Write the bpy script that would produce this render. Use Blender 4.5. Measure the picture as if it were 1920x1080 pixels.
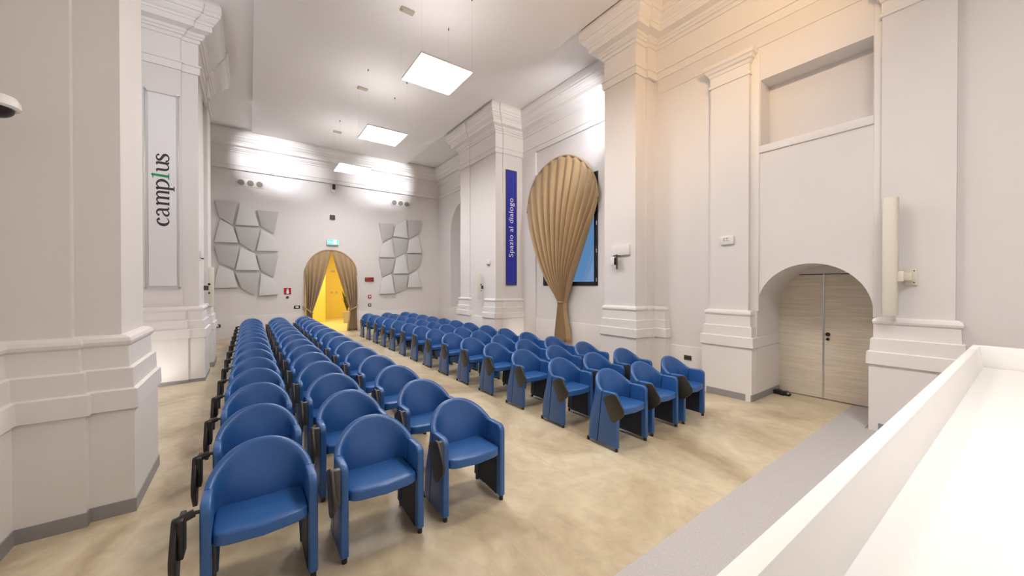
import bpy, bmesh, math, random
from mathutils import Vector, Matrix
random.seed(7)
PI = math.pi
S = bpy.context.scene
COL = S.collection
for o in list(bpy.data.objects):
    bpy.data.objects.remove(o)

# ------------------------------------------------------------------ camera
cam_d = bpy.data.cameras.new('camera')
cam_d.sensor_width = 36.0
cam_d.lens = 685.4 / 1920 * 36.0
cam_d.clip_start = 0.05
cam = bpy.data.objects.new('camera', cam_d)
COL.objects.link(cam)
cam.location = (0, 0, 1.8)
cam.rotation_euler = (math.radians(90 - 0.372), 0, math.radians(-35.76))
S.camera = cam

# ------------------------------------------------------------------ world, exposure
W = bpy.data.worlds.new('dusk_sky')
S.world = W
W.use_nodes = True
W.node_tree.nodes['Background'].inputs[0].default_value = (0.22, 0.46, 0.80, 1)
W.node_tree.nodes['Background'].inputs[1].default_value = 0.55
S.view_settings.view_transform = 'Standard'
S.view_settings.look = 'None'
S.view_settings.gamma = 1
S.view_settings.use_curve_mapping = False
S.view_settings.exposure = 0.34

# ------------------------------------------------------------------ lamps of the hall
PANEL_UP = 3.0
WARM_E = 24.0
PANEL_E = 29.0           # the suspended LED panels
PANEL_COL = (1.0, 0.97, 0.965)
WARM_COL = (1.0, 0.915, 0.80)
def spot(name, loc, target, energy, col, angle=70, blend=0.6, size=0.06):
    l = bpy.data.lights.new(name, 'SPOT')
    l.energy = energy; l.color = col
    l.spot_size = math.radians(angle); l.spot_blend = blend
    l.shadow_soft_size = size
    o = bpy.data.objects.new(name, l); COL.objects.link(o)
    o.location = loc
    d = Vector(target) - Vector(loc)
    o.rotation_euler = d.to_track_quat('-Z', 'Y').to_euler()
    return o
def area(name, loc, target, energy, col, sx, sy):
    l = bpy.data.lights.new(name, 'AREA')
    l.shape = 'RECTANGLE'; l.size = sx; l.size_y = sy
    l.energy = energy; l.color = col
    o = bpy.data.objects.new(name, l); COL.objects.link(o)
    o.location = loc
    d = Vector(target) - Vector(loc)
    o.rotation_euler = d.to_track_quat('-Z', 'Y').to_euler()
    return o
COOL = (0.93, 0.95, 1.0)
WARM = (1.0, 0.66, 0.32)
# wall washers standing on the pier cornices, aimed at the end wall and the window bay
for wx, tx in ((-0.62, 0.50), (-0.42, 1.25), (5.80, 4.95), (5.62, 4.20)):
    spot('wall_washer', (wx, 11.75, 6.95), (tx, 15.6, 6.15), 620, COOL, 32, 0.9)
spot('wall_washer', (6.15, 5.10, 5.85), (6.95, 7.6, 5.75), 150, COOL, 110, 0.9)
spot('wall_washer', (-1.05, 5.10, 5.85), (-1.75, 7.6, 5.75), 150, COOL, 110, 0.9)
# floor uplighters in the window bays
spot('floor_uplighter', (-1.45, 8.25, 0.10), (-1.42, 8.95, 0.55), 13, (1, 0.96, 0.93), 110, 0.8)
spot('floor_uplighter', (6.62, 8.25, 0.10), (6.62, 8.95, 0.45), 6, (1, 0.96, 0.93), 60, 0.8)
# warm stage spots over the platform (above and behind the photographer)
spot('stage_spot', (3.3, 0.4, 5.6), (6.0, 3.6, 6.7), 280, WARM, 105, 0.9, 0.15)
spot('stage_spot', (2.2, -1.4, 6.3), (3.6, 0.0, 1.0), 250, (1.0, 0.98, 0.96), 70, 0.8, 0.15)

# ------------------------------------------------------------------ materials
def srgb(r, g, b):
    f = lambda c: ((c/255) / 12.92) if c/255 <= 0.04045 else (((c/255) + 0.055) / 1.055) ** 2.4
    return (f(r), f(g), f(b), 1)
MATS = {}
def mat(name, col, rough=0.6, metal=0.0, spec=0.5, noise=0.0, nscale=6.0, bump=0.0, bscale=60.0, emit=None, estr=0.0, coat=0.0):
    m = bpy.data.materials.new(name); m.use_nodes = True
    nt = m.node_tree; b = nt.nodes['Principled BSDF']
    b.inputs['Base Color'].default_value = col
    b.inputs['Roughness'].default_value = rough
    b.inputs['Metallic'].default_value = metal
    b.inputs['Specular IOR Level'].default_value = spec
    b.inputs['Coat Weight'].default_value = coat
    tc = nt.nodes.new('ShaderNodeTexCoord')
    if noise > 0:
        n = nt.nodes.new('ShaderNodeTexNoise'); n.inputs['Scale'].default_value = nscale
        n.inputs['Detail'].default_value = 5
        nt.links.new(tc.outputs['Object'], n.inputs['Vector'])
        mx = nt.nodes.new('ShaderNodeMix'); mx.data_type = 'RGBA'
        mx.inputs[6].default_value = tuple(c * (1 - noise) for c in col[:3]) + (1,)
        mx.inputs[7].default_value = tuple(min(1, c * (1 + noise)) for c in col[:3]) + (1,)
        nt.links.new(n.outputs['Fac'], mx.inputs[0])
        nt.links.new(mx.outputs[2], b.inputs['Base Color'])
    if bump > 0:
        n2 = nt.nodes.new('ShaderNodeTexNoise'); n2.inputs['Scale'].default_value = bscale
        n2.inputs['Detail'].default_value = 4
        nt.links.new(tc.outputs['Object'], n2.inputs['Vector'])
        bp = nt.nodes.new('ShaderNodeBump'); bp.inputs['Strength'].default_value = bump
        bp.inputs['Distance'].default_value = 0.01
        nt.links.new(n2.outputs['Fac'], bp.inputs['Height'])
        nt.links.new(bp.outputs['Normal'], b.inputs['Normal'])
    if emit:
        b.inputs['Emission Color'].default_value = emit
        b.inputs['Emission Strength'].default_value = estr
    MATS[name] = m
    return m
mat('wall_paint', (0.77, 0.735, 0.72, 1), 0.7, noise=0.02, nscale=1.2, bump=0.05, bscale=25)
mat('ceiling_paint', (0.87, 0.835, 0.82, 1), 0.75, noise=0.015, nscale=0.8)
mat('moulding_paint', (0.80, 0.765, 0.745, 1), 0.55, noise=0.02, nscale=1.5)
mat('skirting_grey', (0.30, 0.29, 0.29, 1), 0.5, noise=0.05)
mat('yellow_paint', (0.82, 0.61, 0.10, 1), 0.5, noise=0.03)
mat('yellow_floor', (0.72, 0.56, 0.20, 1), 0.35, noise=0.06)
mat('blue_leather', (0.025, 0.110, 0.335, 1), 0.34, spec=0.6, noise=0.10, nscale=9, bump=0.12, bscale=170)
mat('shade_black', (0.018, 0.022, 0.036, 1), 0.55, bump=0.1, bscale=200)  # near-black for dark parts and for the painted under-seat shade of the chairs
mat('black_plastic', (0.016, 0.014, 0.013, 1), 0.38, noise=0.1, bump=0.05, bscale=150)
mat('tablet_laminate', (0.040, 0.034, 0.028, 1), 0.42, noise=0.12, nscale=14)
mat('bracket_metal', (0.10, 0.09, 0.085, 1), 0.45, metal=0.5)
mat('white_laminate', (0.90, 0.88, 0.85, 1), 0.35, noise=0.01)
mat('cream_metal', (0.74, 0.70, 0.60, 1), 0.45, noise=0.01)
mat('cream_shade', (0.48, 0.45, 0.39, 1), 0.5)
mat('white_plastic', (0.80, 0.79, 0.77, 1), 0.4, noise=0.01)
mat('dark_metal', (0.02, 0.02, 0.022, 1), 0.4, metal=0.3)
mat('steel', (0.62, 0.63, 0.64, 1), 0.3, metal=0.9)
mat('wire', (0.65, 0.63, 0.61, 1), 0.5)
mat('panel_lit', (0.70, 0.69, 0.68, 1), 0.75, noise=0.02, nscale=4, bump=0.1, bscale=120)  # panels tipped upwards; the light they catch is put into the colour
mat('panel_shaded', (0.56, 0.55, 0.535, 1), 0.8, noise=0.02, nscale=4, bump=0.1, bscale=120)  # same panels tipped downwards, their shade put into the colour
mat('banner_white', (0.78, 0.76, 0.77, 1), 0.5, noise=0.01)
mat('banner_blue', (0.020, 0.028, 0.36, 1), 0.5, noise=0.05)
mat('banner_edge', (0.05, 0.045, 0.06, 1), 0.5)
mat('ink_dark', (0.030, 0.025, 0.03, 1), 0.6)
mat('ink_green', (0.01, 0.30, 0.13, 1), 0.6)
mat('ink_white', (0.85, 0.85, 0.88, 1), 0.6)
mat('red_paint', (0.42, 0.012, 0.014, 1), 0.4)
mat('dark_red', (0.20, 0.016, 0.014, 1), 0.4)
mat('chrome', (0.5, 0.48, 0.44, 1), 0.3, metal=0.8)
mat('bronze', (0.42, 0.38, 0.31, 1), 0.5)
mat('led_diffuser', (1, 1, 1, 1), 0.4, emit=PANEL_COL + (1,), estr=PANEL_E)
mat('led_diffuser_warm', (1, 1, 1, 1), 0.4, emit=WARM_COL + (1,), estr=WARM_E)
mat('led_uplight_warm', (1, 1, 1, 1), 0.4, emit=WARM_COL + (1,), estr=PANEL_UP)
mat('led_uplight', (1, 1, 1, 1), 0.4, emit=PANEL_COL + (1,), estr=PANEL_UP)
mat('exit_lit', (0.05, 0.6, 0.55, 1), 0.4, emit=(0.10, 0.85, 0.78, 1), estr=0.9)
mat('exit_white', (0.9, 0.95, 0.95, 1), 0.4, emit=(0.8, 1.0, 0.97, 1), estr=1.1)
mat('leaf', (0.05, 0.07, 0.015, 1), 0.5, noise=0.3, nscale=20)
mat('taupe_box', (0.50, 0.44, 0.35, 1), 0.6)

def curtain_mat():
    m = mat('curtain_cloth', (0.45, 0.315, 0.175, 1), 0.62, spec=0.35, noise=0.07, nscale=5, bump=0.15, bscale=220)
    b = m.node_tree.nodes['Principled BSDF']
    b.inputs['Sheen Weight'].default_value = 0.25
    b.inputs['Sheen Roughness'].default_value = 0.4
curtain_mat()

def floor_mat():
    m = bpy.data.materials.new('polished_concrete'); m.use_nodes = True
    nt = m.node_tree; b = nt.nodes['Principled BSDF']
    tc = nt.nodes.new('ShaderNodeTexCoord')
    mp = nt.nodes.new('ShaderNodeMapping'); mp.inputs['Scale'].default_value = (1.0, 0.75, 1)
    nt.links.new(tc.outputs['Object'], mp.inputs['Vector'])
    n1 = nt.nodes.new('ShaderNodeTexNoise'); n1.inputs['Scale'].default_value = 0.8
    n1.inputs['Detail'].default_value = 8; n1.inputs['Roughness'].default_value = 0.62; n1.inputs['Distortion'].default_value = 1.2
    n2 = nt.nodes.new('ShaderNodeTexNoise'); n2.inputs['Scale'].default_value = 9
    n2.inputs['Detail'].default_value = 6; n2.inputs['Distortion'].default_value = 0.6
    nt.links.new(mp.outputs[0], n1.inputs['Vector']); nt.links.new(mp.outputs[0], n2.inputs['Vector'])
    r1 = nt.nodes.new('ShaderNodeValToRGB')
    r1.color_ramp.elements[0].position = 0.33; r1.color_ramp.elements[0].color = (0.40, 0.315, 0.20, 1)
    r1.color_ramp.elements[1].position = 0.66; r1.color_ramp.elements[1].color = (0.68, 0.60, 0.44, 1)
    e = r1.color_ramp.elements.new(0.5); e.color = (0.59, 0.50, 0.345, 1)
    nt.links.new(n1.outputs['Fac'], r1.inputs['Fac'])
    r2 = nt.nodes.new('ShaderNodeValToRGB')
    r2.color_ramp.elements[0].position = 0.35; r2.color_ramp.elements[0].color = (0.90, 0.89, 0.88, 1)
    r2.color_ramp.elements[1].position = 0.65; r2.color_ramp.elements[1].color = (1.04, 1.04, 1.04, 1)
    nt.links.new(n2.outputs['Fac'], r2.inputs['Fac'])
    mx = nt.nodes.new('ShaderNodeMix'); mx.data_type = 'RGBA'; mx.blend_type = 'MULTIPLY'; mx.inputs[0].default_value = 1
    nt.links.new(r1.outputs[0], mx.inputs[6]); nt.links.new(r2.outputs[0], mx.inputs[7])
    nt.links.new(mx.outputs[2], b.inputs['Base Color'])
    rr = nt.nodes.new('ShaderNodeMapRange'); rr.inputs[3].default_value = 0.30; rr.inputs[4].default_value = 0.50
    nt.links.new(n2.outputs['Fac'], rr.inputs[0]); nt.links.new(rr.outputs[0], b.inputs['Roughness'])
    b.inputs['Specular IOR Level'].default_value = 0.45
    MATS['polished_concrete'] = m
floor_mat()

def carpet_mat():
    m = bpy.data.materials.new('grey_carpet'); m.use_nodes = True
    nt = m.node_tree; b = nt.nodes['Principled BSDF']
    tc = nt.nodes.new('ShaderNodeTexCoord')
    n = nt.nodes.new('ShaderNodeTexNoise'); n.inputs['Scale'].default_value = 330; n.inputs['Detail'].default_value = 3
    nt.links.new(tc.outputs['Object'], n.inputs['Vector'])
    r = nt.nodes.new('ShaderNodeValToRGB')
    r.color_ramp.elements[0].position = 0.3; r.color_ramp.elements[0].color = (0.40, 0.38, 0.38, 1)
    r.color_ramp.elements[1].position = 0.7; r.color_ramp.elements[1].color = (0.64, 0.61, 0.605, 1)
    nt.links.new(n.outputs['Fac'], r.inputs['Fac']); nt.links.new(r.outputs[0], b.inputs['Base Color'])
    bp = nt.nodes.new('ShaderNodeBump'); bp.inputs['Strength'].default_value = 0.5; bp.inputs['Distance'].default_value = 0.01
    nt.links.new(n.outputs['Fac'], bp.inputs['Height']); nt.links.new(bp.outputs[0], b.inputs['Normal'])
    b.inputs['Roughness'].default_value = 0.95; b.inputs['Specular IOR Level'].default_value = 0.1
    MATS['grey_carpet'] = m
carpet_mat()

def wood_mat():
    m = bpy.data.materials.new('pale_wood'); m.use_nodes = True
    nt = m.node_tree; b = nt.nodes['Principled BSDF']
    tc = nt.nodes.new('ShaderNodeTexCoord')
    mp = nt.nodes.new('ShaderNodeMapping'); mp.inputs['Scale'].default_value = (1.5, 1.5, 34)
    nt.links.new(tc.outputs['Object'], mp.inputs['Vector'])
    n = nt.nodes.new('ShaderNodeTexNoise'); n.inputs['Scale'].default_value = 1.4; n.inputs['Detail'].default_value = 5
    n.inputs['Distortion'].default_value = 0.7
    nt.links.new(mp.outputs[0], n.inputs['Vector'])
    r = nt.nodes.new('ShaderNodeValToRGB')
    r.color_ramp.elements[0].position = 0.32; r.color_ramp.elements[0].color = (0.70, 0.62, 0.50, 1)
    r.color_ramp.elements[1].position = 0.68; r.color_ramp.elements[1].color = (0.85, 0.78, 0.67, 1)
    nt.links.new(n.outputs['Fac'], r.inputs['Fac']); nt.links.new(r.outputs[0], b.inputs['Base Color'])
    b.inputs['Roughness'].default_value = 0.5
    MATS['pale_wood'] = m
wood_mat()

def glass_mat():
    m = bpy.data.materials.new('window_glass'); m.use_nodes = True
    nt = m.node_tree; nt.nodes.remove(nt.nodes['Principled BSDF'])
    out = nt.nodes['Material Output']
    t = nt.nodes.new('ShaderNodeBsdfTransparent'); t.inputs[0].default_value = (0.9, 0.95, 1, 1)
    g = nt.nodes.new('ShaderNodeBsdfGlossy'); g.inputs['Roughness'].default_value = 0.03
    mx = nt.nodes.new('ShaderNodeMixShader'); mx.inputs[0].default_value = 0.12
    nt.links.new(t.outputs[0], mx.inputs[1]); nt.links.new(g.outputs[0], mx.inputs[2])
    nt.links.new(mx.outputs[0], out.inputs['Surface'])
    MATS['window_glass'] = m
glass_mat()

# ------------------------------------------------------------------ builders
class MB:
    def __init__(s): s.v = []; s.f = []
    def add(s, vs, fs):
        n = len(s.v); s.v += [tuple(v) for v in vs]; s.f += [tuple(i + n for i in f) for f in fs]; return s
    def box(s, x0, x1, y0, y1, z0, z1):
        return s.add([(x0,y0,z0),(x1,y0,z0),(x1,y1,z0),(x0,y1,z0),(x0,y0,z1),(x1,y0,z1),(x1,y1,z1),(x0,y1,z1)],
                     [(0,3,2,1),(4,5,6,7),(0,1,5,4),(1,2,6,5),(2,3,7,6),(3,0,4,7)])
    def prism(s, pts, a, b, axis):
        """2D polygon extruded along axis from a to b; pts in the two other axes in x,y,z order"""
        def P(p, d):
            if axis == 0: return (d, p[0], p[1])
            if axis == 1: return (p[0], d, p[1])
            return (p[0], p[1], d)
        n = len(pts)
        vs = [P(p, a) for p in pts] + [P(p, b) for p in pts]
        fs = [tuple(range(n - 1, -1, -1)), tuple(range(n, 2 * n))] + [(i, (i + 1) % n, n + (i + 1) % n, n + i) for i in range(n)]
        return s.add(vs, fs)
    def tube(s, p, q, r, n=10, r2=None):
        p = Vector(p); q = Vector(q); d = (q - p).normalized()
        u = d.orthogonal().normalized(); w = d.cross(u); r2 = r if r2 is None else r2
        vs = [tuple(p + (u * math.cos(2*PI*i/n) + w * math.sin(2*PI*i/n)) * r) for i in range(n)]
        vs += [tuple(q + (u * math.cos(2*PI*i/n) + w * math.sin(2*PI*i/n)) * r2) for i in range(n)]
        fs = [tuple(range(n - 1, -1, -1)), tuple(range(n, 2*n))] + [(i, (i+1) % n, n + (i+1) % n, n + i) for i in range(n)]
        return s.add(vs, fs)
    def rings(s, rings, cap0=True, cap1=True, closed=True):
        n = len(rings[0]); vs = [p for r in rings for p in r]; fs = []
        for k in range(len(rings) - 1):
            for i in range(n if closed else n - 1):
                j = (i + 1) % n
                fs.append((k*n + i, k*n + j, (k+1)*n + j, (k+1)*n + i))
        if cap0: fs.append(tuple(range(n - 1, -1, -1)))
        if cap1: fs.append(tuple(range((len(rings)-1)*n, len(rings)*n)))
        return s.add(vs, fs)
    def build(s, name, m, parent=None, smooth=False, bevel=0.0, seg=2, angle=35):
        me = bpy.data.meshes.new(name)
        me.from_pydata(s.v, [], s.f)
        bm = bmesh.new(); bm.from_mesh(me)
        bmesh.ops.recalc_face_normals(bm, faces=bm.faces)
        if bevel > 0:
            es = [e for e in bm.edges if len(e.link_faces) == 2 and e.calc_face_angle(0) > math.radians(angle)]
            bmesh.ops.bevel(bm, geom=es, offset=bevel, segments=seg, profile=0.5, affect='EDGES', clamp_overlap=True)
        bm.to_mesh(me); bm.free()
        if smooth or bevel > 0:
            me.shade_smooth()
            try: me.set_sharp_from_angle(angle=math.radians(40))
            except Exception: pass
        me.materials.append(MATS[m])
        o = bpy.data.objects.new(name, me); COL.objects.link(o)
        if parent: o.parent = parent
        return o
def box(name, b, m, parent=None, bevel=0.0, seg=2):
    return MB().box(*b).build(name, m, parent, bevel=bevel, seg=seg)
def empty(name, loc=(0, 0, 0), rz=0.0):
    o = bpy.data.objects.new(name, None); COL.objects.link(o)
    o.location = loc; o.rotation_euler = (0, 0, rz); o.empty_display_size = 0.1
    return o
def tag(o, label=None, cat=None, group=None, kind=None):
    if label: o['label'] = label
    if cat: o['category'] = cat
    if group: o['group'] = group
    if kind: o['kind'] = kind
    return o
def struct(o, label=None): return tag(o, label, None, None, 'structure')

def plate(name, outline, holes, axis, a, b, m, parent=None):
    """flat wall of thickness a..b along axis, with real openings"""
    bm = bmesh.new()
    def P(p, d):
        return (d, p[0], p[1]) if axis == 0 else ((p[0], d, p[1]) if axis == 1 else (p[0], p[1], d))
    def side(d):
        edges = []; loops = []
        for lp in [outline] + holes:
            vs = [bm.verts.new(P(p, d)) for p in lp]; loops.append(vs)
            for i in range(len(vs)): edges.append(bm.edges.new((vs[i], vs[(i + 1) % len(vs)])))
        bmesh.ops.triangle_fill(bm, use_beauty=True, use_dissolve=False, edges=edges)
        return loops
    l0 = side(a); l1 = side(b)
    for A, B in zip(l0, l1):
        for i in range(len(A)):
            j = (i + 1) % len(A); bm.faces.new((A[i], A[j], B[j], B[i]))
    bmesh.ops.recalc_face_normals(bm, faces=bm.faces)
    me = bpy.data.meshes.new(name); bm.to_mesh(me); bm.free(); me.materials.append(MATS[m])
    o = bpy.data.objects.new(name, me); COL.objects.link(o)
    if parent: o.parent = parent
    return o
def rect(a0, a1, b0, b1): return [(a0, b0), (a1, b0), (a1, b1), (a0, b1)]
def arch(c, r, z0, zs, n=24, rz=None):
    rz = rz or r
    return [(c - r, z0), (c + r, z0)] + [(c + r * math.cos(PI * i / n), zs + rz * math.sin(PI * i / n)) for i in range(n + 1)]

def sweep(name, path, prof, m, parent=None, side=1, smooth=False, caps=True):
    """profile (offset, z) swept along a plan polyline with mitred corners; side=+1: offset to the left of travel"""
    n = len(path); nor = []
    P = [Vector(p) for p in path]
    for i in range(n):
        ds = []
        if i > 0: ds.append((P[i] - P[i-1]).normalized())
        if i < n - 1: ds.append((P[i+1] - P[i]).normalized())
        ns = [Vector((-d.y, d.x)) * side for d in ds]
        if len(ns) == 1: nor.append(ns[0])
        else:
            q = ns[0] + ns[1]; q = q / max(0.15, (1 + ns[0].dot(ns[1]))); nor.append(q)
    rings = [[(P[i].x + nor[i].x * d, P[i].y + nor[i].y * d, z) for d, z in prof] for i in range(n)]
    return MB().rings(rings, caps, caps, closed=False).build(name, m, parent, smooth=smooth)

# profiles
BASE = [(-.02, 1.41), (0.0, 1.41), (.03, 1.405), (.055, 1.388), (.065, 1.36), (.060, 1.335), (.045, 1.318), (.052, 1.155),
        (.078, 1.145), (.082, .992), (.108, .982), (.113, .832), (.088, .822), (.088, 0.0), (-.02, 0.0)]
ENT = [(-.02, 5.765), (.03, 5.765), (.034, 5.895), (.055, 5.902), (.055, 5.93), (.01, 5.94), (.01, 6.34), (.035, 6.345), (.045, 6.40), (.075, 6.41),
       (.085, 6.44), (.11, 6.455), (.11, 6.505), (.225, 6.535), (.228, 6.63), (.245, 6.64), (.255, 6.67), (.285, 6.69),
       (.325, 6.74), (.335, 6.765), (.36, 6.775), (.362, 6.835), (.375, 6.845), (.375, 6.93), (.36, 7.0), (.31, 7.08), (-.02, 7.08)]
SKIRT = [(.07, .105), (.097, .105), (.097, 0.0), (.07, 0.0)]

# ------------------------------------------------------------------ floor and ceiling
floor = struct(MB().box(-3.6, 9.2, -3.2, 15.7, -0.12, 0.0).build('floor', 'polished_concrete'))
mat('joint_filler', (0.52, 0.46, 0.36, 1), 0.6)
for y0, y1 in ((-3.0, 15.6),):
    box('joint', (1.486, 1.492, 1.46, 2.50, -0.005, 0.0006), 'joint_filler', floor)
    box('joint', (2.45, 2.456, 1.46, 15.6, -0.005, 0.0006), 'joint_filler', floor)

ceiling = struct(MB().box(-3.6, 9.2, -3.2, 15.9, 7.075, 7.3).build('ceiling', 'ceiling_paint'))
box('dropped_slab', (0.10, 5.50, -3.0, 15.64, 7.0, 7.075), 'ceiling_paint', ceiling)

# ------------------------------------------------------------------ right wall
door_arch = arch(1.745, 0.655, -0.001, 1.462, 28)
door_arch = [(1.09, 0.0), (2.40, 0.0)] + door_arch[2:]
wall_r = plate('wall_right', [(-3.0, 0)] + [(1.09, 0)] + list(reversed(arch(1.745, 0.655, 0, 1.462, 28)[2:])) + [(2.40, 0), (4.2, 0), (4.2, 7.3), (-3.0, 7.3)],
               [rect(1.10, 2.365, 3.97, 4.985)], 0, 6.46, 7.44, 'wall_paint')
struct(wall_r)
# closing back of the upper niche
box('niche_back', (6.80, 6.86, 1.05, 2.42, 3.90, 5.05), 'wall_paint', wall_r)
box('niche_sill', (6.435, 6.47, 1.09, 2.375, 3.855, 3.965), 'moulding_paint', wall_r, 0.006)
for y0, y1 in ((2.375, 2.50), (1.005, 1.09)):
    box('frame_strip', (6.44, 6.47, y0, y1, 1.40, 5.46), 'moulding_paint', wall_r, 0.006)
# dado between pier and pilaster
box('dado', (6.425, 6.47, 3.16, 3.93, 0.0, 0.70), 'wall_paint', wall_r, 0.006)
# pilasters beside the arched door
CAP = [(-.02, 5.11), (.022, 5.115), (.028, 5.15), (.006, 5.165), (.006, 5.29), (.02, 5.30), (.03, 5.345), (.055, 5.36), (.07, 5.40), (.095, 5.42), (.10, 5.475), (-.02, 5.48)]
for y0, y1, b0, b1 in ((2.495, 3.08, 2.415, 3.17), (0.415, 1.01, 0.32, 1.075)):
    MB().box(6.375, 6.47, y0, y1, 0.5, 5.47).build('pilaster', 'wall_paint', wall_r)
    p = [(6.47, y0), (6.375, y0), (6.375, y1), (6.47, y1)]
    sweep('pilaster_base', p, BASE, 'moulding_paint', wall_r, 1)
    sweep('pilaster_capital', p, CAP, 'moulding_paint', wall_r, 1)
# jamb lining of the plinth running into the doorway
sweep('jamb_moulding', [(6.375, 2.45), (7.40, 2.45)], [(.0, .995), (.060, .99), (.062, .832), (.045, .822), (.045, 0), (0, 0)], 'moulding_paint', wall_r, -1)
# fascia under the entablature
sweep('fascia', [(6.46, -3.0), (6.46, 4.12)], [(0, 5.50), (.012, 5.50), (.016, 5.765), (0, 5.765)], 'wall_paint', wall_r, 1)

# window bay wall
bay_r = plate('bay_wall', rect(4.85, 9.2, 0, 7.3), [rect(6.10, 8.06, 1.84, 4.6)], 0, 6.97, 7.35, 'wall_paint', wall_r)
box('bay_strip', (6.92, 6.99, 8.42, 9.1, 0, 5.77), 'wall_paint', wall_r, 0.004)
box('dado', (6.935, 6.98, 4.9, 8.42, 0.0, 0.83), 'wall_paint', wall_r, 0.006)
# far bay with the shallow arched recess
plate('bay_wall', rect(11.2, 15.9, 0, 7.3), [arch(13.26, 1.2, 0.86, 4.1, 28)], 0, 7.13, 7.65, 'wall_paint', wall_r)
box('recess_back', (7.60, 7.66, 11.9, 14.6, 0.8, 5.4), 'wall_paint', wall_r)
box('dado', (7.09, 7.14, 11.3, 15.68, 0.0, 0.80), 'wall_paint', wall_r, 0.006)

def mirror(path, c): return [(2 * c - x, y) for x, y in path]
# near pier (right)
P1 = [(6.47, 4.19), (6.20, 4.19), (6.20, 4.22), (5.89, 4.22), (5.89, 4.95), (7.0, 4.95)]
def solid(name, path, extra, z0, z1, m, parent):
    return MB().prism(path + extra, z0, z1, 2).build(name, m, parent)
def pier(path, extra, side, parent, ent_path, base_paths):
    solid('pier', path, extra, 0.0, 7.3, 'wall_paint', parent)
    for bp in base_paths: sweep('pier_base', bp, BASE, 'moulding_paint', parent, side)
def full_entab(name, path, side, parent): return sweep(name, path, ENT, 'moulding_paint', parent, side)

pier(P1, [(7.1, 4.95), (7.1, 4.19)], 1, wall_r, None, [[(6.47, 3.95), (6.40, 3.95), (6.40, 4.17), (6.20, 4.17), (6.20, 4.22), (5.89, 4.22), (5.89, 4.90), (6.3, 4.90)]])
# far pier (right): two pilasters on its front with a recess between
P2 = [(7.1, 9.06), (6.20, 9.06), (6.20, 9.10), (5.955, 9.10), (5.955, 9.80), (5.985, 9.80), (5.985, 10.66), (5.945, 10.66), (5.945, 11.30), (7.1, 11.30)]
pier(P2, [(7.3, 11.30), (7.3, 9.06)], 1, wall_r, None, [])
sweep('pier_base', [(6.95, 9.06), (6.20, 9.06), (6.20, 9.10), (5.955, 9.10), (5.955, 9.62), (6.1, 9.62)], BASE, 'moulding_paint', wall_r, 1)
sweep('pier_base', [(6.1, 10.66), (5.945, 10.66), (5.945, 11.30), (6.3, 11.30)], BASE, 'moulding_paint', wall_r, 1)
box('pier_dado', (5.93, 6.1, 9.6, 10.7, 0, .83), 'moulding_paint', wall_r, .004)
# one entablature following all projections of the right wall
ENT_R = [(6.46, -3.0), (6.46, 4.16), (6.20, 4.17), (6.20, 4.22), (5.89, 4.22), (5.89, 4.95), (6.95, 4.95), (6.95, 9.06), (6.22, 9.06), (6.22, 9.10),
         (5.955, 9.10), (5.955, 10.62), (5.93, 10.62), (5.93, 11.30), (7.13, 11.30), (7.13, 15.66), (2.6, 15.66)]
full_entab('cornice', ENT_R, 1, wall_r)
SK_R = [[(6.47, 0.415), (6.375, 0.415), (6.375, 1.01), (6.47, 1.01)], [(6.47, 2.495), (6.375, 2.495), (6.375, 3.08), (6.47, 3.08)]]
bb = struct(sweep('baseboard_right', [(6.375, 2.495), (6.375, 3.09)], SKIRT, 'skirting_grey', None, 1))
sweep('skirting', [(6.28, 2.45), (7.40, 2.45)], [(.03, .105), (.052, .105), (.052, 0), (.03, 0)], 'skirting_grey', bb, -1)
sweep('skirting', [(6.375, -3.0), (6.375, 1.01)], [(-.03, .105), (.097, .105), (.097, 0), (-.03, 0)], 'skirting_grey', bb, 1)
sweep('skirting', [(6.34, 3.12), (6.34, 3.93)], [(-.085, .105), (-.078, .105), (-.078, 0), (-.085, 0)], 'skirting_grey', bb, 1)
sweep('skirting', [(5.955, 9.10), (5.955, 9.62)], SKIRT, 'skirting_grey', bb, 1)

# ------------------------------------------------------------------ left wall (mirror of the right)
wall_l = struct(MB().box(-2.2, -1.44, -3.0, 4.1, 0, 7.3).build('wall_left', 'wall_paint'))
L1 = [(-1.6, 3.60), (-1.40, 3.60), (-1.40, 4.17), (-1.08, 4.17), (-1.08, 4.22), (-0.83, 4.22), (-0.83, 4.95), (-1.9, 4.95)]
pier([(-1.6, 3.2), (-1.42, 3.2), (-1.42, 4.15), (-1.08, 4.15), (-1.08, 4.21), (-0.83, 4.21), (-0.83, 4.95), (-1.6, 4.95)], [], -1, wall_l, None,
     [[(-1.42, 2.2), (-1.42, 4.15), (-1.08, 4.15), (-1.08, 4.21), (-0.83, 4.21), (-0.83, 4.95), (-1.3, 4.95)]])
wall_l_bay = MB().box(-2.2, -1.75, 4.8, 9.2, 0, 7.3).build('bay_wall', 'wall_paint', wall_l)
MB().box(-2.4, -1.93, 11.2, 15.9, 0, 7.3).build('bay_wall', 'wall_paint', wall_l)
pier([(-1.9, 9.06), (-1.0, 9.06), (-1.0, 9.10), (-0.765, 9.10), (-0.765, 9.95), (-0.80, 9.95), (-0.80, 10.52), (-0.73, 10.52), (-0.73, 11.30), (-1.9, 11.30)], [], -1, wall_l, None,
     [[(-1.75, 9.06), (-1.0, 9.06), (-1.0, 9.10), (-0.765, 9.10), (-0.765, 9.93), (-0.9, 9.93)], [(-0.9, 10.52), (-0.73, 10.52), (-0.73, 11.22), (-1.1, 11.22)]])
box('pier_dado', (-.95, -.745, 9.9, 10.6, 0, .83), 'moulding_paint', wall_l, .004)
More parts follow.
